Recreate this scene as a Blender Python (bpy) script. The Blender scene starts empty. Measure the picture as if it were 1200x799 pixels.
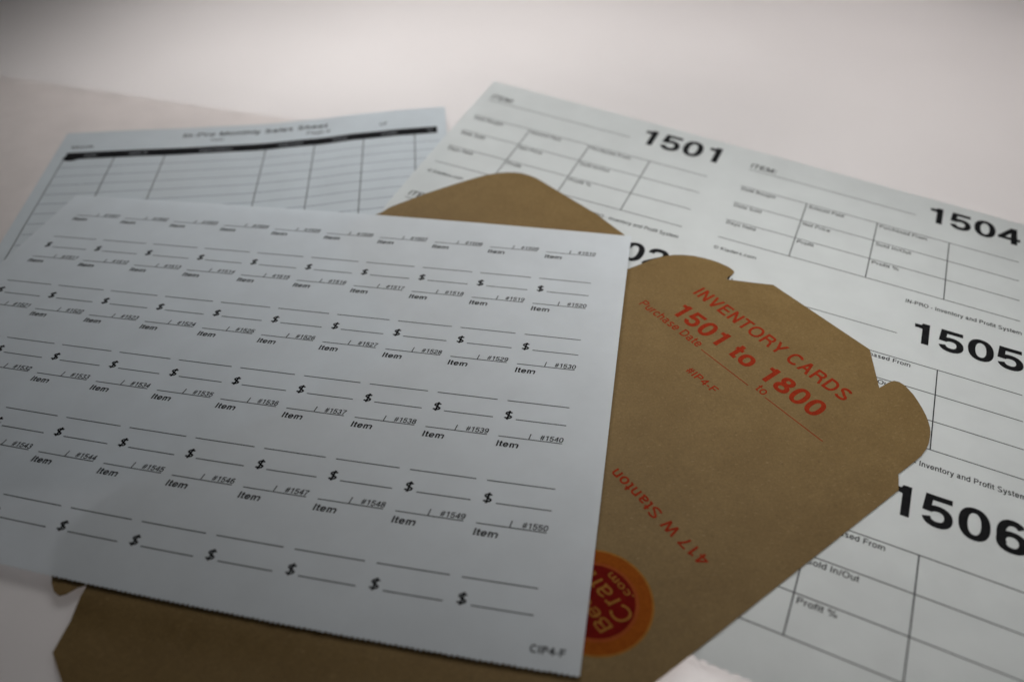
import bpy, bmesh, math, random
from mathutils import Vector, Matrix
from mathutils.geometry import tessellate_polygon

random.seed(7)
IN = 0.0254                      # everything below is laid out in inches on the table
scene = bpy.context.scene
COL = scene.collection

# ------------------------------------------------------------------ camera
CAM_H = 8.8712
PITCH = 0.7443
cam = bpy.data.cameras.new('camera')
cam.lens = 18.0
cam.sensor_width = 22.32
cam.sensor_fit = 'HORIZONTAL'
cam.clip_start = 0.01
cam.clip_end = 50
cam.dof.use_dof = True
cam.dof.focus_distance = 0.307
cam.dof.aperture_fstop = 3.4
cam.dof.aperture_blades = 7
cam_ob = bpy.data.objects.new('camera', cam)
cam_ob.location = (0, 0, CAM_H * IN)
cam_ob.rotation_euler = (math.pi / 2 - PITCH, 0, 0)
COL.objects.link(cam_ob)
scene.camera = cam_ob

# ------------------------------------------------------------------ light
world = bpy.data.worlds.new('World')
scene.world = world
world.use_nodes = True
bg = world.node_tree.nodes['Background']
bg.inputs[0].default_value = (0.9, 0.95, 1.0, 1)
bg.inputs[1].default_value = 0.012


def area(name, loc, target, sx, sy, power, color, spread=180):
    l = bpy.data.lights.new(name, 'AREA')
    l.shape = 'RECTANGLE'
    l.size, l.size_y = sx * IN, sy * IN
    l.energy = power
    l.color = color
    l.spread = math.radians(spread)
    o = bpy.data.objects.new(name, l)
    o.location = Vector(loc) * IN
    o.rotation_euler = (Vector(target) - Vector(loc)).to_track_quat('-Z', 'Y').to_euler()
    COL.objects.link(o)
    return o


area('overhead_softbox', (5, 11, 8.2), (5.6, 11, 0), 7, 7, 0.155, (1.0, 0.985, 0.965), 125)
area('back_softbox', (-3.5, 20, 14), (-2.5, 17, 0), 10, 10, 0.44, (1.0, 0.99, 0.98), 110)
area('right_softbox', (10, 4.5, 9), (7.5, 5, 0), 7, 7, 0.11, (1.0, 0.985, 0.965))
# the table top is an opal light panel: these lamps sit under it and shine up through it
for lx, ly, lw, lh, le in ((-6.5, 22, 9, 11, 0.95), (2.5, 24.5, 11, 12, 1.30), (12, 21, 9, 13, 1.20), (9, 8, 12, 14, 0.42), (2.8, 3.7, 8, 8, 0.66), (-6.0, 8, 5, 5, 0.07)):
    lamp = area('light_panel_lamp', (lx, ly, -4.5), (lx, ly, 0), lw, lh, le, (1.0, 0.972, 0.968))
    lamp.rotation_euler = (math.pi, 0, 0)

scene.view_settings.view_transform = 'Standard'
scene.view_settings.look = 'None'
scene.view_settings.exposure = 0.0
scene.view_settings.gamma = 1.0
scene.cycles.max_bounces = 16
scene.cycles.diffuse_bounces = 10
scene.cycles.use_denoising = True


# ------------------------------------------------------------------ materials
def new_mat(name):
    m = bpy.data.materials.new(name)
    m.use_nodes = True
    nt = m.node_tree
    nt.nodes.clear()
    out = nt.nodes.new('ShaderNodeOutputMaterial')
    return m, nt, out


def noise(nt, coord, scale, detail=3.0, rough=0.5):
    n = nt.nodes.new('ShaderNodeTexNoise')
    n.inputs['Scale'].default_value = scale
    n.inputs['Detail'].default_value = detail
    n.inputs['Roughness'].default_value = rough
    nt.links.new(coord, n.inputs['Vector'])
    return n.outputs['Fac']


def ramp(nt, fac, stops):
    r = nt.nodes.new('ShaderNodeValToRGB')
    el = r.color_ramp.elements
    while len(el) < len(stops):
        el.new(0.5)
    for e, (p, c) in zip(el, stops):
        e.position = p
        e.color = (*c, 1)
    nt.links.new(fac, r.inputs['Fac'])
    return r.outputs['Color']


def obj_coord(nt):
    return nt.nodes.new('ShaderNodeTexCoord').outputs['Object']


def bump(nt, height, strength, dist):
    b = nt.nodes.new('ShaderNodeBump')
    b.inputs['Strength'].default_value = strength
    b.inputs['Distance'].default_value = dist
    nt.links.new(height, b.inputs['Height'])
    return b.outputs['Normal']


def paper_mat(name, col, trans=0.44):
    m, nt, out = new_mat(name)
    co = obj_coord(nt)
    f = noise(nt, co, 60, 4, 0.6)
    c2 = tuple(min(1, v * 1.03) for v in col)
    c1 = tuple(v * 0.975 for v in col)
    colr = ramp(nt, f, [(0.3, c1), (0.7, c2)])
    fine = noise(nt, co, 2500, 2, 0.6)
    broad = noise(nt, co, 14, 2, 0.5)
    nb = bump(nt, broad, 0.10, 0.0006)
    nf = nt.nodes.new('ShaderNodeBump')
    nf.inputs['Strength'].default_value = 0.12
    nf.inputs['Distance'].default_value = 0.00005
    nt.links.new(fine, nf.inputs['Height'])
    nt.links.new(nb, nf.inputs['Normal'])
    d = nt.nodes.new('ShaderNodeBsdfDiffuse')
    t = nt.nodes.new('ShaderNodeBsdfTranslucent')
    g = nt.nodes.new('ShaderNodeBsdfGlossy')
    g.inputs['Roughness'].default_value = 0.55
    mx = nt.nodes.new('ShaderNodeMixShader')
    mx.inputs[0].default_value = trans
    mg = nt.nodes.new('ShaderNodeMixShader')
    mg.inputs[0].default_value = 0.035
    for s in (d, t):
        nt.links.new(colr, s.inputs['Color'])
        nt.links.new(nf.outputs['Normal'], s.inputs['Normal'])
    nt.links.new(nf.outputs['Normal'], g.inputs['Normal'])
    nt.links.new(d.outputs[0], mx.inputs[1])
    nt.links.new(t.outputs[0], mx.inputs[2])
    nt.links.new(mx.outputs[0], mg.inputs[1])
    nt.links.new(g.outputs[0], mg.inputs[2])
    nt.links.new(mg.outputs[0], out.inputs['Surface'])
    return m


def solid_mat(name, stops, scale, rough, spec=0.3, fine=None, bumps=None):
    m, nt, out = new_mat(name)
    co = obj_coord(nt)
    colr = ramp(nt, noise(nt, co, scale, 5, 0.65), stops)
    if fine:
        sc, amount = fine
        f = ramp(nt, noise(nt, co, sc, 3, 0.7), [(0.3, (1 - amount,) * 3), (0.7, (1 + amount,) * 3)])
        mul = nt.nodes.new('ShaderNodeMix')
        mul.data_type = 'RGBA'
        mul.blend_type = 'MULTIPLY'
        mul.inputs['Factor'].default_value = 1
        nt.links.new(colr, mul.inputs['A'])
        nt.links.new(f, mul.inputs['B'])
        colr = mul.outputs['Result']
    b = nt.nodes.new('ShaderNodeBsdfPrincipled')
    nt.links.new(colr, b.inputs['Base Color'])
    b.inputs['Roughness'].default_value = rough
    b.inputs['Specular IOR Level'].default_value = spec
    if bumps:
        sc, st, di = bumps
        nt.links.new(bump(nt, noise(nt, co, sc, 4, 0.6), st, di), b.inputs['Normal'])
    nt.links.new(b.outputs[0], out.inputs['Surface'])
    return m


def kraft_mat():
    """brown recycled board: broad mottling, short pale and dark fibres in all directions, fine grain"""
    m, nt, out = new_mat('kraft_board')
    co = obj_coord(nt)
    base = ramp(nt, noise(nt, co, 45, 5, 0.7), [(0.25, (0.168, 0.103, 0.034)), (0.75, (0.218, 0.140, 0.051))])
    grain = ramp(nt, noise(nt, co, 1300, 3, 0.7), [(0.25, (0.80,) * 3), (0.75, (1.18,) * 3)])
    mul = nt.nodes.new('ShaderNodeMix')
    mul.data_type = 'RGBA'; mul.blend_type = 'MULTIPLY'
    mul.inputs['Factor'].default_value = 1
    nt.links.new(base, mul.inputs['A']); nt.links.new(grain, mul.inputs['B'])
    col = mul.outputs['Result']
    for ang, sx, sy, lo, hi, c, k in ((0.5, 420, 3000, 0.66, 0.70, (0.34, 0.23, 0.11), 0.7),
                                      (-0.9, 400, 2800, 0.67, 0.71, (0.36, 0.25, 0.12), 0.65),
                                      (1.9, 450, 2600, 0.66, 0.70, (0.07, 0.042, 0.016), 0.6)):
        mp = nt.nodes.new('ShaderNodeMapping')
        mp.inputs['Rotation'].default_value = (0, 0, ang)
        mp.inputs['Scale'].default_value = (sx, sy, 1)
        nt.links.new(co, mp.inputs['Vector'])
        f = noise(nt, mp.outputs[0], 1.0, 2, 0.55)
        r = ramp(nt, f, [(lo, (0, 0, 0)), (hi, (k, k, k))])
        mx = nt.nodes.new('ShaderNodeMix')
        mx.data_type = 'RGBA'
        nt.links.new(r, mx.inputs['Factor'])
        nt.links.new(col, mx.inputs['A'])
        mx.inputs['B'].default_value = (*c, 1)
        col = mx.outputs['Result']
    b = nt.nodes.new('ShaderNodeBsdfPrincipled')
    nt.links.new(col, b.inputs['Base Color'])
    b.inputs['Roughness'].default_value = 0.62
    b.inputs['Specular IOR Level'].default_value = 0.25
    h = noise(nt, co, 900, 4, 0.7)
    nt.links.new(bump(nt, h, 0.25, 0.00008), b.inputs['Normal'])
    nt.links.new(b.outputs[0], out.inputs['Surface'])
    return m


def acrylic_mat():
    """opal white acrylic: scatters light that falls on it and lets light from below glow through"""
    m, nt, out = new_mat('opal_acrylic')
    co = obj_coord(nt)
    colr = ramp(nt, noise(nt, co, 8, 4, 0.5), [(0.3, (0.86, 0.835, 0.825)), (0.7, (0.89, 0.865, 0.855))])
    nrm = bump(nt, noise(nt, co, 700, 2, 0.5), 0.05, 0.0001)
    d = nt.nodes.new('ShaderNodeBsdfDiffuse')
    t = nt.nodes.new('ShaderNodeBsdfTranslucent')
    g = nt.nodes.new('ShaderNodeBsdfGlossy')
    g.inputs['Roughness'].default_value = 0.4
    for sh in (d, t, g):
        nt.links.new(nrm, sh.inputs['Normal'])
    for sh in (d, t):
        nt.links.new(colr, sh.inputs['Color'])
    fr = nt.nodes.new('ShaderNodeFresnel')
    fr.inputs['IOR'].default_value = 1.35
    mx = nt.nodes.new('ShaderNodeMixShader')
    mx.inputs[0].default_value = 0.5
    mg = nt.nodes.new('ShaderNodeMixShader')
    nt.links.new(d.outputs[0], mx.inputs[1])
    nt.links.new(t.outputs[0], mx.inputs[2])
    nt.links.new(fr.outputs[0], mg.inputs[0])
    nt.links.new(mx.outputs[0], mg.inputs[1])
    nt.links.new(g.outputs[0], mg.inputs[2])
    nt.links.new(mg.outputs[0], out.inputs['Surface'])
    return m


M_TABLE = acrylic_mat()
M_PAPER_TAG = paper_mat('tag_paper', (0.85, 0.885, 0.91))
M_PAPER_CARD = paper_mat('card_stock', (0.82, 0.845, 0.84), 0.42)
M_PAPER_SALES = paper_mat('sales_paper', (0.73, 0.78, 0.81), 0.34)
M_PAPER_BLANK = paper_mat('blank_paper', (0.94, 0.92, 0.91), 0.78)
M_KRAFT = kraft_mat()
M_INK = solid_mat('black_ink', [(0.3, (0.008, 0.008, 0.009)), (0.7, (0.016, 0.016, 0.017))], 300, 0.8, 0.08)
M_RULE = solid_mat('fine_rule_ink', [(0.3, (0.025, 0.026, 0.028)), (0.7, (0.04, 0.041, 0.045))], 300, 0.8, 0.08)
M_BLUE_RULE = solid_mat('pale_rule_ink', [(0.3, (0.20, 0.22, 0.27)), (0.7, (0.27, 0.29, 0.34))], 300, 0.6, 0.2)
M_KNOCK = solid_mat('knocked_out_lettering', [(0.3, (0.22, 0.23, 0.25)), (0.7, (0.30, 0.31, 0.33))], 300, 0.6, 0.2)
M_RED = solid_mat('red_ink', [(0.3, (0.235, 0.022, 0.007)), (0.7, (0.30, 0.032, 0.010))], 500, 0.8, 0.06, fine=(1600, 0.22))
M_LOGO_RED = solid_mat('logo_red_ink', [(0.3, (0.125, 0.004, 0.003)), (0.7, (0.16, 0.007, 0.004))], 400, 0.8, 0.06, fine=(1600, 0.12))
M_LOGO_ORANGE = solid_mat('logo_orange_ink', [(0.3, (0.235, 0.055, 0.005)), (0.7, (0.285, 0.072, 0.007))], 400, 0.8, 0.06, fine=(1600, 0.12))
M_LOGO_GOLD = solid_mat('logo_gold_ink', [(0.3, (0.27, 0.115, 0.022)), (0.7, (0.34, 0.15, 0.03))], 400, 0.8, 0.06)
M_LOGO_RIM = solid_mat('logo_thin_ring_ink', [(0.3, (0.26, 0.055, 0.012)), (0.7, (0.31, 0.07, 0.016))], 400, 0.8, 0.06)


# ------------------------------------------------------------------ shapes of the papers as they lie
def quad(k, u, v):
    return k[0] * u + k[1] * v + k[2] * u * u + k[3] * u * v + k[4] * v * v


def bend(co, x, y):
    """small in-plane stretch of a curling sheet"""
    a, b = x / 10, y / 10
    t = (1, a, b, a * a, a * b, b * b, a * a * b, a * b * b, b ** 3)
    return (x + sum(c[0] * w for c, w in zip(co, t)), y + sum(c[1] * w for c, w in zip(co, t)))


def place(x0, y0, ang, x, y):
    c, s = math.cos(ang), math.sin(ang)
    return x0 + c * x - s * y, y0 + s * x + c * y


TAG_ROW = 1.4105
TAG_BEND = [[0.0611, -0.1072], [-0.1794, 0.187], [0.5076, -0.7288], [0.0963, 0.0145], [0.2807, 1.1335], [0.6756, -0.5175], [-1.0223, -0.7635], [-0.2245, -0.6812], [0.6215, -0.6991]]
TAG_Z = (0.1318, -0.0489, -0.15, -0.0859, 0.0174)
CARD_BEND = [[-0.101, 0.2417], [0.41, -0.2813], [-0.4534, 1.6916], [-0.3999, -0.1791], [1.4275, -2.1117], [0.2962, 2.1704], [-1.1346, 0.2262], [-0.019, -1.4212], [0.3117, 0.8175]]
# card sheet layout
CP, CR, CD = 5.76057, 3.63508, 0.58695
CV1, CV2 = 1.32075, 2.60719


def tag_surface(x, y):
    x, y = bend(TAG_BEND, x, y)
    wx, wy = place(-7.40734, 13.06922, -0.18919, x, y * TAG_ROW)
    z = 0.2014 + quad(TAG_Z, x / 9 - .5, -y / 4 - .5)
    return wx, wy, max(z, 0.02)


def tag_z_world(wx, wy):
    """height of the tag sheet over a spot on the table, and how far that spot lies outside the sheet"""
    c, s = math.cos(-0.18919), math.sin(-0.18919)
    dx, dy = wx + 7.40734, wy - 13.06922
    x, y = c * dx + s * dy, (-s * dx + c * dy) / TAG_ROW
    xc, yc = min(9.7, max(-1.4, x)), min(0.6, max(-5.3, y))
    out = math.hypot(x - xc, (y - yc) * TAG_ROW)
    z = 0.2014 + quad(TAG_Z, xc / 9 - .5, -yc / 4 - .5)
    return max(z, 0.02), out


def under_tags(wx, wy, z, gap):
    zt, out = tag_z_world(wx, wy)
    return max(0.006, min(z, zt - gap + 0.35 * out))


CARD_Z = (-0.17531, -0.0066, 0.01825, 0.08194, 0.02507)


def card_surface(x, y):
    x, y = bend(CARD_BEND, x, y)
    wx, wy = place(0.38787, 15.77045, -0.42965, x, y)
    return wx, wy, under_tags(wx, wy, 0.11 + quad(CARD_Z, x / 10 - .5, -y / 10 - .5), 0.062)


def card_z_world(wx, wy):
    c, s = math.cos(-0.42965), math.sin(-0.42965)
    dx, dy = wx - 0.38787, wy - 15.77045
    x, y = c * dx + s * dy, -s * dx + c * dy
    return 0.11 + quad(CARD_Z, x / 10 - .5, -y / 10 - .5)


def smooth(a, b, t):
    t = min(1, max(0, (t - a) / (b - a)))
    return t * t * (3 - 2 * t)


def kraft_surface(x, y):
    wx, wy = place(4.4183, 10.9268, -0.948424, x, y)
    z = card_z_world(wx, wy) + 0.02
    f = smooth(-5.5, -11.0, y)
    z = z * (1 - f) + 0.06 * f
    zt, out = tag_z_world(wx, wy)
    z += smooth(-7.0, -8.6, y) * max(0.0, zt - 0.045 - 0.5 * out - z)      # the board bows up under the tag sheet
    return wx, wy, under_tags(wx, wy, z, 0.032)


SALES_ANG = 0.094


def sales_surface(x, y):
    wx, wy = place(-9.308, 15.342, SALES_ANG, x, y)
    pts = ((-9, 0.0), (0.0, 0.0), (1.4, 0.004), (2.3, -0.006), (2.9, 0.0), (3.9, 0.006), (5.14, 0.07), (6.13, 0.155), (7.0, 0.205), (7.9, 0.232), (9, 0.24))
    r = 0.0
    for (a, za), (b, zb) in zip(pts, pts[1:]):
        if a <= x <= b:
            t = (x - a) / (b - a)
            r = za + (zb - za) * (t * t * (3 - 2 * t) * 0.5 + t * 0.5)
    c, s = math.cos(-0.42965), math.sin(-0.42965)
    cx = c * (wx - 0.38787) + s * (wy - 15.77045)
    z = min(0.010 + r * smooth(-5.5, -2.6, y), card_z_world(wx, wy) - 0.02 + 0.5 * max(0.0, -1.7 - cx))      # pressed down by the card sheet
    return wx, wy, under_tags(wx, wy, z, 0.08)


def blank_surface(x, y):
    wx, wy = place(-4.6, 16.83, math.radians(-16.3), x, y)
    return wx, wy, 0.004


def W(p):
    return Vector((p[0] * IN, p[1] * IN, p[2] * IN))


# ------------------------------------------------------------------ object helpers
def link(name, mesh, mat, parent=None):
    if mat is not None and not mesh.materials:
        mesh.materials.append(mat)
    o = bpy.data.objects.new(name, mesh)
    COL.objects.link(o)
    if parent is not None:
        o.parent = parent
    return o


def tag(o, label, cat, group=None):
    o['label'] = label
    o['category'] = cat
    if group:
        o['group'] = group
    return o


def slab(name, top, faces, thick, mat, label=None, cat=None):
    """closed sheet: a top skin, a bottom skin `thick` inches lower and the cut edge between them"""
    n = len(top)
    verts = [W(p) for p in top] + [W((p[0], p[1], p[2] - thick)) for p in top]
    org = sum(verts, Vector()) / len(verts)
    org.z = min(v.z for v in verts)
    verts = [v - org for v in verts]
    fs = [tuple(f) for f in faces] + [tuple(i + n for i in reversed(f)) for f in faces]
    edges = set()
    for f in faces:
        for a, b in zip(f, list(f[1:]) + [f[0]]):
            edges.add((a, b))
    for (a, b) in sorted(edges):
        if (b, a) not in edges:                      # the cut edge keeps corners of its own so that it stays crisp
            k = len(verts)
            verts += [verts[b].copy(), verts[a].copy(), verts[a + n].copy(), verts[b + n].copy()]
            fs.append((k, k + 1, k + 2, k + 3))
    me = bpy.data.meshes.new(name)
    me.from_pydata(verts, [], fs)
    me.update()
    for i, p in enumerate(me.polygons):
        p.use_smooth = i < 2 * len(faces)
    o = link(name, me, mat)
    o.location = org
    if label:
        tag(o, label, cat)
    return o


def sheet(name, surf, x0, x1, y0, y1, sx, sy, mat, label, cat, perf=(), thick=0.004, teeth=0.008):
    """paper sheet; perf lists edges ('top','bottom','left','right') that keep the stubs of a perforation"""
    nx = max(2, int(round((x1 - x0) / sx)))
    ny = max(2, int(round((y1 - y0) / sy)))
    top = []
    rnd = random.Random(name)
    for j in range(ny + 1):
        for i in range(nx + 1):
            x = x0 + (x1 - x0) * i / nx
            y = y0 + (y1 - y0) * j / ny
            k = teeth * (0.6 + 0.8 * rnd.random())
            if j == ny and 'top' in perf: y += k * (1 if i % 2 else -1)
            if j == 0 and 'bottom' in perf: y += k * (1 if i % 2 else -1)
            if i == 0 and 'left' in perf: x += k * (1 if j % 2 else -1)
            if i == nx and 'right' in perf: x += k * (1 if j % 2 else -1)
            top.append(surf(x, y))
    faces = []
    for j in range(ny):
        for i in range(nx):
            a = j * (nx + 1) + i
            faces.append((a, a + 1, a + nx + 2, a + nx + 1))
    return slab(name, top, faces, thick, mat, label, cat)


# ------------------------------------------------------------------ lettering: a grotesque drawn from strokes
CAP, XH = 0.72, 0.53


def arc(cx, cy, rx, ry, a0, a1, n=None, e=2.25):
    """points on a slightly squared ellipse, angles in degrees"""
    n = n or max(3, int(abs(a1 - a0) / 15))
    r = []
    for k in range(n + 1):
        a = math.radians(a0 + (a1 - a0) * k / n)
        c, s = math.cos(a), math.sin(a)
        r.append((cx + rx * math.copysign(abs(c) ** (2 / e), c), cy + ry * math.copysign(abs(s) ** (2 / e), s)))
    return r


def stroke(pts, w):
    """band of width w along pts with square ends"""
    P = [Vector(p) for p in pts]
    P = [p for i, p in enumerate(P) if i == 0 or (p - P[i - 1]).length > 1e-4]
    L, R = [], []
    for i, p in enumerate(P):
        d0 = (p - P[i - 1]).normalized() if i else (P[1] - p).normalized()
        d1 = (P[i + 1] - p).normalized() if i < len(P) - 1 else d0
        n0, n1 = Vector((-d0.y, d0.x)), Vector((-d1.y, d1.x))
        m = (n0 + n1)
        m = m.normalized() if m.length > 1e-3 else n0
        k = 1 / max(0.5, m.dot(n1))
        L.append(p + m * k * w / 2)
        R.append(p - m * k * w / 2)
    return [L + R[::-1]]


def slant(x0, y0, x1, y1, w):
    """diagonal limb cut off level at both ends"""
    d = Vector((x1 - x0, y1 - y0)).normalized()
    k = w / 2 / max(0.35, abs(d.y))
    return [[Vector((x0 - k, y0)), Vector((x0 + k, y0)), Vector((x1 + k, y1)), Vector((x1 - k, y1))]]


def oval(cx, cy, rx, ry, w, w2=None):
    """ring with outer radii rx, ry"""
    w2 = w2 or w
    o = [Vector(p) for p in arc(cx, cy, rx, ry, 0, 360, 28)[:-1]]
    i = [Vector(p) for p in arc(cx, cy, rx - w, ry - w2, 0, 360, 28)[:-1]]
    return [o, i]


def glyph(ch, w):
    """(advance, pieces) of one character at stroke weight w"""
    h, v = w / 2, w * 0.86             # v: weight of level strokes
    g = v / 2
    S = lambda *p: stroke(p, w)
    B = lambda x0, x1, y: stroke([(x0, y), (x1, y)], v)        # level bar
    V = lambda x, y0, y1: stroke([(x, y0), (x, y1)], w)        # upright
    D = lambda a, b, c, d, k=1.0: slant(a, b, c, d, w * k)
    A = lambda *a: stroke(arc(*a), w * 0.95)
    C, X = CAP, XH
    if ch == ' ': return 0.278, []
    if ch == '0': return 0.556, [oval(.278, C / 2, .245, C / 2 + .01, w, v)]
    if ch == '1': return 0.556, [V(.33, 0, C), stroke([(.11, C - .19 + g)] + [(.19, C - .185 + g), (.26, C - .14), (.315, C - .04)], v)]
    if ch == '2': return 0.556, [stroke(arc(.275, C - .205, .235 - h, .205 - g, 185, 0) + arc(.275, C - .205, .235 - h, .205 - g, 0, -40)[1:] + [(.20, .21), (.09, .10), (.06, .02)], w * .95), B(.03, .51, g)]
    if ch == '3': return 0.556, [stroke(arc(.265, C - .185, .215 - h, .195 - g, 170, -75), w * .95), stroke(arc(.27, .195, .245 - h, .205 - g, 75, -172), w * .95), B(.20, .32, C / 2 + .015)]
    if ch == '4': return 0.556, [V(.385, 0, C), stroke([(.375, C - .03), (.06, .20)], w * .9), B(.025, .525, .165 + g)]
    if ch == '5': return 0.556, [B(.10, .49, C - g), stroke([(.135, C), (.095, .315)], w * .9), stroke(arc(.27, .235, .245 - h, .245 - g, 145, -168), w * .95)]
    if ch == '6': return 0.556, [oval(.285, .23, .24, .24, w, v), stroke(arc(.295, .36, .25 - h, .37 - g, 42, 215), w * .95)]
    if ch == '9': return 0.556, [oval(.271, C - .23, .24, .24, w, v), stroke(arc(.261, .36, .25 - h, .37 - g, -138, 35), w * .95)]
    if ch == '7': return 0.556, [B(.035, .52, C - g), stroke([(.485, C - g), (.36, .46), (.27, .24), (.225, 0)], w * .95)]
    if ch == '8': return 0.556, [oval(.278, C - .185, .215, .195, w, v), oval(.278, .20, .245, .21, w, v)]
    if ch == 'I': return 0.278, [V(.139, 0, C)]
    if ch == 'N': return 0.722, [V(.08 + h, 0, C), V(.642 - h, 0, C), D(.08 + h, C, .642 - h, 0, .95)]
    if ch == 'V': return 0.667, [D(.04 + h, C, .333, 0), D(.627 - h, C, .333, 0)]
    if ch == 'W': return 0.944, [D(.04 + h, C, .25, 0), D(.472, C, .25, 0), D(.472, C, .694, 0), D(.904 - h, C, .694, 0)]
    if ch == 'M': return 0.833, [V(.075 + h, 0, C), V(.758 - h, 0, C), D(.09 + h, C, .4165, 0, .9), D(.743 - h, C, .4165, 0, .9)]
    if ch == 'E': return 0.667, [V(.08 + h, 0, C), B(.08, .62, g), B(.08, .60, C - g), B(.08, .575, C / 2 + .015)]
    if ch == 'F': return 0.611, [V(.08 + h, 0, C), B(.08, .585, C - g), B(.08, .53, C / 2)]
    if ch == 'T': return 0.611, [V(.3055, 0, C), B(.02, .59, C - g)]
    if ch == 'H': return 0.722, [V(.08 + h, 0, C), V(.642 - h, 0, C), B(.08, .64, C / 2 + .015)]
    if ch == 'O': return 0.778, [oval(.389, C / 2, .35, C / 2 + .012, w, v)]
    if ch == 'C': return 0.722, [stroke(arc(.375, C / 2, .335 - h, C / 2 + .012 - g, 40, 320), w * .97)]
    if ch == 'D': return 0.722, [V(.08 + h, 0, C), stroke([(.08, C - g), (.34, C - g)] + arc(.34, C / 2, .335 - h, C / 2 - g, 80, -80) + [(.34, g), (.08, g)], w * .95)]
    if ch == 'R': return 0.722, [V(.08 + h, 0, C), stroke([(.08, C - g), (.42, C - g)] + arc(.42, C - .195, .225 - h, .195 - g, 80, -80) + [(.42, C - .39 + g), (.08, C - .39 + g)], v * 1.05), stroke([(.44, C - .39 + g), (.57, C - .44), (.60, .14), (.65, 0)], w * .9)]
    if ch == 'P': return 0.667, [V(.08 + h, 0, C), stroke([(.08, C - g), (.40, C - g)] + arc(.40, C - .21, .225 - h, .21 - g, 80, -80) + [(.40, C - .42 + g), (.08, C - .42 + g)], v * 1.05)]
    if ch == 'B': return 0.667, [V(.08 + h, 0, C), stroke([(.08, C - g), (.38, C - g)] + arc(.38, C - .175, .215 - h, .175 - g, 80, -80) + [(.38, C / 2 + .01), (.08, C / 2 + .01)], v), stroke([(.38, C / 2 + .01)] + arc(.39, .1925, .24 - h, .1925 - g, 80, -80) + [(.38, g), (.08, g)], v)]
    if ch == 'S': return 0.667, [stroke(arc(.335, C - .185, .265 - h, .197 - g, 22, 180) + arc(.335, C - .185, .265 - h, .17 - g, 180, 245)[1:] + arc(.33, .185, .29 - h, .17 - g, 65, 0) + arc(.33, .185, .29 - h, .197 - g, 0, -160)[1:], w * .95)]
    if ch == 'Y': return 0.667, [V(.333, 0, .32), D(.035 + h, C, .333, .27), D(.632 - h, C, .333, .27)]
    if ch == 'A': return 0.667, [D(.333, C, .03 + h, 0), D(.333, C, .637 - h, 0), B(.15, .52, .20 + g)]
    if ch == 'K': return 0.667, [V(.08 + h, 0, C), D(.10, .25, .58 - h, C, .95), D(.25, .44, .63 - h, 0, .95)]
    if ch == 'a': return 0.556, [stroke(arc(.25, X - .14, .20 - h, .15 - g, 165, 10) + [(.445 - h, .12), (.47, .0)], w * .95), stroke([(.445 - h, .33)] + arc(.25, .155, .215 - h, .165 - g, 75, 285) + [(.38, .05), (.445 - h, .14)], w * .9)]
    if ch == 'b': return 0.556, [V(.06 + h, 0, C), oval(.285, X / 2, .24, X / 2 + .012, w, v)]
    if ch == 'd': return 0.556, [V(.496 - h, 0, C), oval(.271, X / 2, .24, X / 2 + .012, w, v)]
    if ch == 'p': return 0.556, [V(.06 + h, -.21, X), oval(.285, X / 2, .24, X / 2 + .012, w, v)]
    if ch == 'g': return 0.556, [oval(.265, X / 2 + .01, .235, X / 2 + .002, w, v), stroke([(.49 - h, X), (.49 - h, -.02)] + arc(.27, -.03, .22 - h, .185 - g, -10, -165), w * .95)]
    if ch == 'o': return 0.556, [oval(.278, X / 2, .245, X / 2 + .012, w, v)]
    if ch == 'c': return 0.5, [stroke(arc(.265, X / 2, .235 - h, X / 2 + .012 - g, 38, 322), w * .95)]
    if ch == 'e': return 0.556, [stroke(arc(.275, X / 2, .245 - h, X / 2 + .012 - g, 0, 328), w * .95), B(.05, .50, X / 2)]
    if ch == 's': return 0.5, [stroke(arc(.25, X - .14, .195 - h, .152 - g, 20, 180) + arc(.25, X - .14, .195 - h, .125 - g, 180, 245)[1:] + arc(.25, .14, .215 - h, .125 - g, 65, 0) + arc(.25, .14, .215 - h, .152 - g, 0, -160)[1:], w * .92)]
    if ch in 'nhm':
        if ch == 'm':
            return 0.833, [V(.06 + h, 0, X), stroke(arc(.235, X - .17, .215 - h, .18 - g, 165, 0) + [(.45 - h, 0)], w * .95), stroke(arc(.595, X - .17, .215 - h, .18 - g, 165, 0) + [(.81 - h - .03, 0)], w * .95)]
        return 0.556, [V(.06 + h, 0, C if ch == 'h' else X), stroke(arc(.28, X - .18, .22 - h, .19 - g, 165, 0) + [(.50 - h, 0)], w * .95)]
    if ch == 'u': return 0.556, [V(.496 - h, 0, X), stroke([(.06 + h, X)] + arc(.276, .18, .22 - h, .19 - g, 180, 345), w * .95)]
    if ch == 'r': return 0.36, [V(.06 + h, 0, X), stroke(arc(.30, X - .21, .24 - h, .215 - g, 170, 88), w * .95)]
    if ch == 't': return 0.31, [V(.14, .02, X + .15), stroke([(.15, .075), (.20, g + .01), (.285, g)], v), B(.01, .285, X - g)]
    if ch == 'f': return 0.30, [V(.13, 0, C - .05), stroke([(.14, C - .09), (.19, C - g - .01), (.285, C - g)], v), B(.005, .28, X - g)]
    if ch == 'i': return 0.24, [V(.12, 0, X), V(.12, C - w * .95, C)]
    if ch == 'l': return 0.24, [V(.12, 0, C)]
    if ch == 'v': return 0.5, [D(.02 + h, X, .25, 0, .95), D(.48 - h, X, .25, 0, .95)]
    if ch == 'x': return 0.5, [D(.02 + h, X, .48 - h, 0, .95), D(.48 - h, X, .02 + h, 0, .95)]
    if ch == 'y': return 0.5, [D(.02 + h, X, .255, .0, .95), stroke([(.48 - h, X), (.27, -.06), (.20, -.165), (.07, -.20 + g)], w * .92)]
    if ch == '-': return 0.333, [B(.045, .288, .25)]
    if ch == '.': return 0.278, [V(.139, 0, w * 1.1)]
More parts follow.
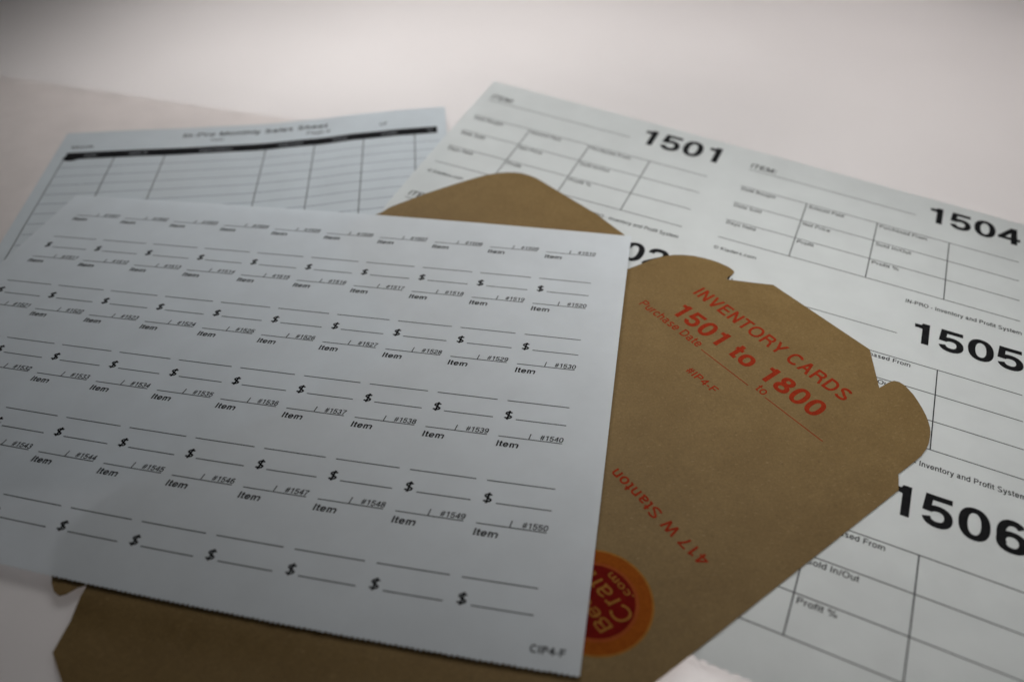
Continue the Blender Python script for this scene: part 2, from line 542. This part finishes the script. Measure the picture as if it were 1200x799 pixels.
    if ch == ':': return 0.278, [V(.139, 0, w * 1.1), V(.139, X - w * 1.1, X)]
    if ch == '/': return 0.30, [D(.02 + h, -.02, .28 - h, C, .8)]
    if ch == '#': return 0.556, [D(.13, 0, .21, C, .75), D(.33, 0, .41, C, .75), stroke([(.03, .47), (.53, .47)], v * .75), stroke([(.02, .245), (.52, .245)], v * .75)]
    if ch == '$': return 0.556, [p for p in glyph('S', w)[1]] + [V(.333, -.10, C + .10)]
    if ch == '%': return 0.889, [oval(.20, C - .17, .17, .18, w * .8, v * .8), oval(.69, .17, .17, .18, w * .8, v * .8), D(.25, -.02, .64, C + .02, .7)]
    if ch == '©': return 0.74, [oval(.37, C / 2, .36, .37, w * .6), stroke(arc(.37, C / 2, .17, .17, 45, 315), w * .6)]
    raise KeyError(ch)


def outlines(text, w):
    x, res = 0.0, []
    for ch in text:
        adv, pieces = glyph(ch, w)
        for loops in pieces:
            res.append([[Vector((p.x + x, p.y)) for p in l] for l in loops])
        x += adv
    return res


class Print:
    """ink lying on a sheet: collects lettering and rules in the sheet's own coordinates"""

    def __init__(self, surf, ry=1.0):
        self.surf, self.v, self.f, self.layer, self.ry = surf, [], [], 0, ry

    def poly(self, loops):
        off = len(self.v)
        flat = [p for l in loops for p in l]
        lift = 0.0016 + 0.00012 * (self.layer % 8)
        self.layer += 1
        for p in flat:
            q = self.surf(p.x, p.y)
            self.v.append(W((q[0], q[1], q[2] + lift)))
        for t in tessellate_polygon([[Vector((p.x, p.y, 0)) for p in l] for l in loops]):
            a, b, c = (flat[i] for i in t)
            if (b - a).cross(c - a) < 0:
                t = (t[0], t[2], t[1])
            self.f.append(tuple(off + i for i in t))

    def rect(self, x0, y0, x1, y1, w):
        """a rule w inches wide, cut into short lengths so that it follows the sheet"""
        d = Vector((x1 - x0, (y1 - y0) * self.ry))
        L = d.length
        d.normalize()
        nrm = Vector((-d.y, d.x / self.ry)) * w / 2
        nrm = Vector((-d.y * w / 2, d.x * w / 2 / self.ry))
        n = max(1, int(L / 0.12))
        off = len(self.v)
        for k in range(n + 1):
            t = k / n
            c = Vector((x0 + (x1 - x0) * t, y0 + (y1 - y0) * t))
            for s in (-1, 1):
                p = c + nrm * s
                q = self.surf(p.x, p.y)
                self.v.append(W((q[0], q[1], q[2] + 0.0018)))
        for k in range(n):
            a = off + 2 * k
            self.f.append((a, a + 2, a + 3, a + 1))

    def text(self, s, x, y, width, cap, weight=0.09, shear=0.0, flip=False):
        """s set with its left end at x and baseline at y, stretched to `width` and a capital height `cap`"""
        o = outlines(s, weight)
        xs = [p.x for loops in o for p in loops[0]]
        x0, x1 = min(xs), max(xs)
        sy = cap / CAP
        sx = width / (x1 - x0) if width else sy
        for loops in o:
            res = []
            for l in loops:
                r = []
                for p in l:
                    X = (p.x - x0) * sx + shear * p.y * sy
                    Y = p.y * sy / self.ry
                    if flip:
                        X, Y = -X, -Y
                    r.append(Vector((x + X, y + Y)))
                res.append(r)
            self.poly(res)

    def build(self, name, mat, parent):
        me = bpy.data.meshes.new(name)
        top = parent
        org = Vector(top.location)
        while top.parent is not None:
            top = top.parent
            org += top.location
        me.from_pydata([v - org for v in self.v], [], self.f)
        me.update()
        return link(name, me, mat, parent)


# ------------------------------------------------------------------ table
def make_table():
    bm = bmesh.new()
    bmesh.ops.create_cube(bm, size=1)
    bmesh.ops.scale(bm, vec=(70 * IN, 62 * IN, 0.2 * IN), verts=bm.verts)
    bmesh.ops.bevel(bm, geom=list(bm.edges), offset=0.03 * IN, segments=2, affect='EDGES')
    me = bpy.data.meshes.new('table')
    bm.to_mesh(me)
    bm.free()
    o = link('table', me, M_TABLE)
    o.location = (0, 17 * IN, -0.1 * IN)
    o['kind'] = 'structure'
    return o


make_table()

# ------------------------------------------------------------------ blank sheet and sales form
blank = sheet('blank_sheet', blank_surface, -11.5, 0, -8.5, 0, 0.5, 0.5, M_PAPER_BLANK,
              'plain unprinted white sheet lying flat under the ruled monthly sales form', 'paper', thick=0.003)

sales = sheet('sales_form', sales_surface, -0.28, 7.94, -9.0, 0.98, 0.08, 0.1, M_PAPER_SALES,
              'white ruled sales form with a black heading band across its top', 'form')
BAND_T, BAND_B = 0.105, -0.175
pr = Print(sales_surface)
for k in range(40):
    xa, xb = -0.03 + 7.77 * k / 40, -0.03 + 7.77 * (k + 1) / 40
    q = [sales_surface(xa, BAND_B), sales_surface(xb, BAND_B), sales_surface(xb, BAND_T), sales_surface(xa, BAND_T)]
    o_ = len(pr.v)
    pr.v += [W((p[0], p[1], p[2] + 0.003)) for p in q]
    pr.f.append((o_, o_ + 1, o_ + 2, o_ + 3))
band = pr.build('heading_band', M_INK, sales)
COLS = [-0.03, 1.0, 2.03, 4.11, 5.14, 6.18, 7.26]
for s, x, w in (('Date', 0.36, 0.24), ('Item #', 1.28, 0.36), ('Description', 2.72, 0.68), ('Sold From', 4.36, 0.52), ('Price', 5.52, 0.30), ('Profit', 6.56, 0.32), ('%', 7.52, 0.13)):
    t = Print(lambda x, y: (lambda q: (q[0], q[1], q[2] + 0.004))(sales_surface(x, y)))
    t.text(s, x, -0.09, w, 0.095, 0.12)
    t.build('column_heading', M_KNOCK, band)
# round spot at the left end of the band
t = Print(lambda x, y: (lambda q: (q[0], q[1], q[2] + 0.0035))(sales_surface(x, y)))
t.poly([[Vector((0.11 + 0.17 * math.cos(a * math.tau / 24), -0.12 + 0.12 * math.sin(a * math.tau / 24))) for a in range(24)]])
t.build('band_spot', M_INK, band)
for x in COLS:
    t = Print(sales_surface)
    t.rect(x, -0.18, x, -8.4, 0.017)
    t.build('column_rule', M_RULE, sales)
for k in range(1, 24):
    t = Print(sales_surface)
    yy = -0.17 - 0.335 * k
    t.rect(0.0, yy, 7.78, yy, 0.016)
    t.build('row_rule', M_BLUE_RULE, sales)
for s, x, y, w, c, b, nm in (('In-Pro Monthly Sales Sheet', 2.25, 0.56, 3.1, 0.16, 0.14, 'form_title'), ('Month', 0.0, 0.28, 0.44, 0.11, 0.12, 'field_label'),
                             ('Year', 2.86, 0.34, 0.30, 0.10, 0.11, 'field_label'), ('Page #', 4.93, 0.32, 0.50, 0.12, 0.11, 'field_label'), ('of', 6.50, 0.36, 0.16, 0.12, 0.11, 'field_label')):
    t = Print(sales_surface)
    t.text(s, x, y, w, c, b, 0.12 if nm == 'form_title' else 0)
    t.build(nm, M_INK, sales)

# ------------------------------------------------------------------ sheet of inventory cards
cards = sheet('inventory_card_sheet', card_surface, -1.5, 9.95, -9.7, 1.32, 0.062, 0.2, M_PAPER_CARD,
              'white perforated sheet of large numbered inventory cards, 1501 to 1506, under the brown board', 'card sheet', perf=('top', 'bottom'), thick=0.007, teeth=0.02)
for n in range(6):
    cx, cy = (n // 3) * CP, -(n % 3) * CR
    t = Print(card_surface)
    t.rect(cx - 1.28, cy + 0.62, cx + 1.96, cy + 0.62, 0.014)
    for k in range(4):
        t.rect(cx - 1.28, cy - k * CD, cx + 3.80, cy - k * CD, 0.015)
    for vx in (0, CV1, CV2):
        t.rect(cx + vx, cy, cx + vx, cy - 3 * CD, 0.017)
    grid = t.build('card_ruling', M_RULE, cards)
    for k, row in enumerate((('Date Bought', 'Amount Paid', 'Purchased From'), ('Date Sold', 'Net Price', 'Sold In/Out'), ('Days Held', 'Profit', 'Profit %'))):
        for j, s in enumerate(row):
            t = Print(card_surface)
            wid = {'Date Bought': .66, 'Amount Paid': .66, 'Purchased From': .85, 'Date Sold': .52, 'Net Price': .50, 'Sold In/Out': .62, 'Days Held': .54, 'Profit': .30, 'Profit %': .46}[s]
            x = cx + (-1.25, 0.05, CV1 + 0.05)[j]
            t.text(s, x, cy - k * CD - 0.125, wid, 0.09, 0.125)
            t.build('field_label', M_INK, grid)
    t = Print(card_surface)
    t.text('ITEM:', cx - 1.27, cy + 0.70, 0.50, 0.15, 0.13, 0.1)
    t.build('item_heading', M_INK, cards)
    t = Print(card_surface)
    t.text('© Kiaders.com', cx - 1.28, cy - 3 * CD - 0.36, 0.76, 0.088, 0.12)
    t.build('maker_line', M_INK, cards)
    t = Print(card_surface)
    t.text('IN-PRO - Inventory and Profit System', cx + 2.02, cy - 3 * CD - 0.37, 1.80, 0.098, 0.125)
    t.build('system_line', M_INK, cards)
    t = Print(card_surface)
    t.text(str(1501 + n), cx + 2.21, cy + 0.53, 1.62, 0.53, 0.142)
    t.build('card_number', M_INK, cards)

# ------------------------------------------------------------------ unfolded kraft board
OUT = [(1.95, 0.0), (2.55, -0.58), (2.56, -0.37), (2.585, -0.27), (2.645, -0.228), (2.73, -0.222), (2.815, -0.2436), (2.93, -0.283), (3.04, -0.34), (3.16, -0.41), (3.273, -0.487),
       (3.36, -0.56), (3.44, -0.6387), (3.50, -0.715), (3.55, -0.80), (3.61, -0.92), (3.65, -1.04), (3.678, -1.18), (3.687, -1.31), (3.69, -1.72), (3.855, -1.95), (3.90, -5.75)]
LOWER_R = [(3.88, -9.6), (3.45, -9.85), (3.42, -10.25), (3.3, -10.7), (3.0, -11.1), (2.6, -11.32), (2.35, -11.33), (2.28, -11.0), (1.66, -11.55)]
LOWER_L = [(-0.294, -11.55), (-0.8935, -10.99), (-0.925, -11.09), (-0.9146, -11.235), (-0.94, -11.303), (-1.0388, -11.338), (-1.1588, -11.331), (-1.32, -11.29), (-1.50, -11.23), (-1.6585, -11.146),
           (-1.79, -11.03), (-1.89, -10.9), (-1.966, -10.637), (-2.048, -10.29), (-2.05, -9.8), (-2.15, -9.6), (-2.02, -6.0)]
FLAP = [(-2.3, -5.75), (-4.6, -5.6), (-5.2, -5.45), (-5.5, -5.2), (-5.60, -4.9), (-5.62, -4.478), (-5.635, -3.4), (-5.60, -2.75), (-5.5535, -2.277), (-5.53, -2.11), (-5.49, -1.973), (-5.44, -1.83), (-5.376, -1.703), (-5.29, -1.58),
        (-5.19, -1.483), (-5.05, -1.405), (-4.90, -1.352), (-4.75, -1.325), (-4.596, -1.31), (-3.27, -1.155), (-2.50, -1.155), (-2.30, -1.2), (-2.12, -1.35), (-1.98, -1.62), (-1.86, -1.98)]
LTAB = [(-1.70, -1.76), (-1.674, -1.46), (-1.665, -1.28), (-1.6446, -1.12), (-1.60, -0.965), (-1.539, -0.827), (-1.445, -0.69), (-1.326, -0.565), (-1.19, -0.465), (-1.047, -0.381), (-0.93, -0.332), (-0.82, -0.30), (-0.73, -0.285), (-0.653, -0.286), (-0.60, -0.31),
        (-0.582, -0.35), (-0.565, -0.42), (-0.575, -0.475), (-0.548, -0.545), (-0.53, -0.56), (-0.244, -0.285), (0.02, -0.02)]
outline = list(reversed(OUT + LOWER_R + LOWER_L + FLAP + LTAB))       # counter-clockwise after the turn below
bm = bmesh.new()
vs = [bm.verts.new((x, y, 0)) for x, y in outline]
f = bm.faces.new(vs)
if f.normal.z < 0 or sum(a[0] * b[1] - b[0] * a[1] for a, b in zip(outline, outline[1:] + outline[:1])) < 0:
    f.normal_flip()
bmesh.ops.triangulate(bm, faces=[f])
for k in range(-60, 1):
    y = k * 0.2 + 0.013
    bmesh.ops.bisect_plane(bm, geom=bm.verts[:] + bm.edges[:] + bm.faces[:], plane_co=(0, y, 0), plane_no=(0, 1, 0))
for k in range(-30, 21):
    x = k * 0.2 + 0.017
    bmesh.ops.bisect_plane(bm, geom=bm.verts[:] + bm.edges[:] + bm.faces[:], plane_co=(x, 0, 0), plane_no=(1, 0, 0))
bm.verts.ensure_lookup_table()
bm.verts.index_update()
bm.normal_update()
kt = [kraft_surface(v.co.x, v.co.y) for v in bm.verts]
kf = [tuple(v.index for v in (fc.verts if fc.normal.z > 0 else reversed(fc.verts))) for fc in bm.faces]
bm.free()
kraft = slab('envelope_blank', kt, kf, 0.014, M_KRAFT,
             'unfolded brown kraft card envelope with red lettering, rounded tabs and a round logo', 'envelope')


def kraft_print(name, items, rules=(), mat=None, parent=None, lift=0.0):
    t = Print(lambda x, y: (lambda q: (q[0], q[1], q[2] + lift))(kraft_surface(x, y)))
    for it in items:
        t.text(*it[:6], **(it[6] if len(it) > 6 else {}))
    for r in rules:
        t.rect(*r)
    return t.build(name, mat or M_RED, parent or kraft)


def askew(x, y, t):
    """the printing sits a touch askew on the board"""
    return x * math.cos(t) - y * math.sin(t), x * math.sin(t) + y * math.cos(t)


def kraft_line(name, s, x, y, w, cap, bold, shear=0.0, rules=(), tilt=0.02):
    def surf(a, b):
        p, q = askew(a, b, tilt)
        return kraft_surface(x + p, y + q)
    t = Print(surf)
    if s:
        t.text(s, 0, 0, w, cap, bold, shear)
    for r in rules:
        t.rect(*r)
    return t.build(name, M_RED, kraft)


kraft_line('title_lettering', 'INVENTORY CARDS', -0.60, -1.31, 3.02, 0.265, 0.135)
kraft_line('range_lettering', '1501 to 1800', -0.45, -1.945, 2.84, 0.36, 0.15, tilt=0.032)
kraft_line('date_lettering', 'Purchase Date', -0.905, -2.235, 1.29, 0.165, 0.115, tilt=0.045)
kraft_line('date_lettering', 'to', 1.50, -2.125, 0.17, 0.165, 0.115)
kraft_line('date_rule', None, 0.45, -2.165, 0, 0, 0, rules=[(0, 0, 0.95, 0, 0.013)])
kraft_line('date_rule', None, 1.71, -2.125, 0, 0, 0, rules=[(0, 0, 1.03, 0, 0.013)])
kraft_line('code_lettering', '#IP4-F', 0.645, -2.70, 0.57, 0.135, 0.13)
kraft_print('address_lettering', [('417 W Stanton', 3.18, -4.74, 1.72, 0.17, 0.128, dict(flip=True))])

LC = (2.78, -6.24)


def ring(r0, r1, lift, name, mat, parent):
    t = Print(lambda x, y: (lambda q: (q[0], q[1], q[2] + lift))(kraft_surface(x, y)))
    N = 72
    off = 0
    for k in range(N):
        for r in (r0, r1):
            q = t.surf(LC[0] + r * math.cos(k * math.tau / N), LC[1] + r * math.sin(k * math.tau / N))
            t.v.append(W((q[0], q[1], q[2] + 0.0012)))
    for k in range(N):
        a, b = 2 * k, 2 * ((k + 1) % N)
        t.f.append((a, a + 1, b + 1, b))
    return t.build(name, mat, parent)


logo = ring(0.505, 0.668, 0.0, 'round_logo', M_LOGO_ORANGE, kraft)
ring(0.662, 0.688, 0.0004, 'logo_outer_ring', M_LOGO_GOLD, logo)
ring(0.470, 0.512, 0.0006, 'logo_inner_ring', M_LOGO_RIM, logo)
t = Print(kraft_surface)
t.poly([[Vector((LC[0] + 0.476 * math.cos(a * math.tau / 64), LC[1] + 0.476 * math.sin(a * math.tau / 64))) for a in range(64)]])
t.build('logo_disc', M_LOGO_RED, logo)
kraft_print('logo_lettering', [('Bee', 3.15, -6.28, 0.50, 0.17, 0.10, dict(flip=True, shear=0.15))], mat=M_LOGO_GOLD, parent=logo, lift=0.002)
kraft_print('logo_lettering', [('Craft', 3.20, -5.99, 0.74, 0.22, 0.09, dict(flip=True, shear=0.15))], mat=M_LOGO_GOLD, parent=logo, lift=0.002)
kraft_print('logo_lettering', [('.com', 3.00, -5.83, 0.40, 0.10, 0.12, dict(flip=True))], mat=M_LOGO_GOLD, parent=logo, lift=0.002)

# ------------------------------------------------------------------ sheet of price tags
tags = sheet('price_tag_sheet', tag_surface, -1.3, 9.58, -5.2, 0.5, 0.03, 0.12, M_PAPER_TAG,
             'white sheet of fifty blank price tags with dollar signs, lying over the brown board', 'tag sheet', perf=('bottom',))
for n in range(50):
    c, r = n % 10, n // 10
    num = 1501 + n
    t = Print(tag_surface, TAG_ROW)
    t.rect(c - 0.845, -r - 0.002, c + 0.0, -r - 0.002, 0.013)
    t.rect(c - 0.425, -r + 0.07, c - 0.44, -r, 0.014)
    t.rect(c - 0.845, -r - 0.535, c + 0.015, -r - 0.535, 0.014)
    t.rect(c - 0.67, -r - 0.772, c + 0.015, -r - 0.772, 0.014)
    rules = t.build('tag_ruling', M_RULE, tags)
    t = Print(tag_surface, TAG_ROW)
    t.text('#%d' % num, c - 0.30, -r + 0.012, 0.305, 0.083, 0.125, 0.12)
    t.build('tag_number', M_INK, rules)
    t = Print(tag_surface, TAG_ROW)
    t.text('Item', c - 0.85, -r - 0.125, 0.29, 0.10, 0.14, 0.1)
    t.build('item_word', M_INK, rules)
    t = Print(tag_surface, TAG_ROW)
    t.text('$', c - 0.84, -r - 0.772, 0.11, 0.13, 0.14, 0.1)
    t.build('dollar_sign', M_INK, rules)
t = Print(tag_surface, TAG_ROW)
t.text('CIP4-F', 9.04, -5.072, 0.37, 0.088, 0.15)
t.build('form_code', M_INK, tags)
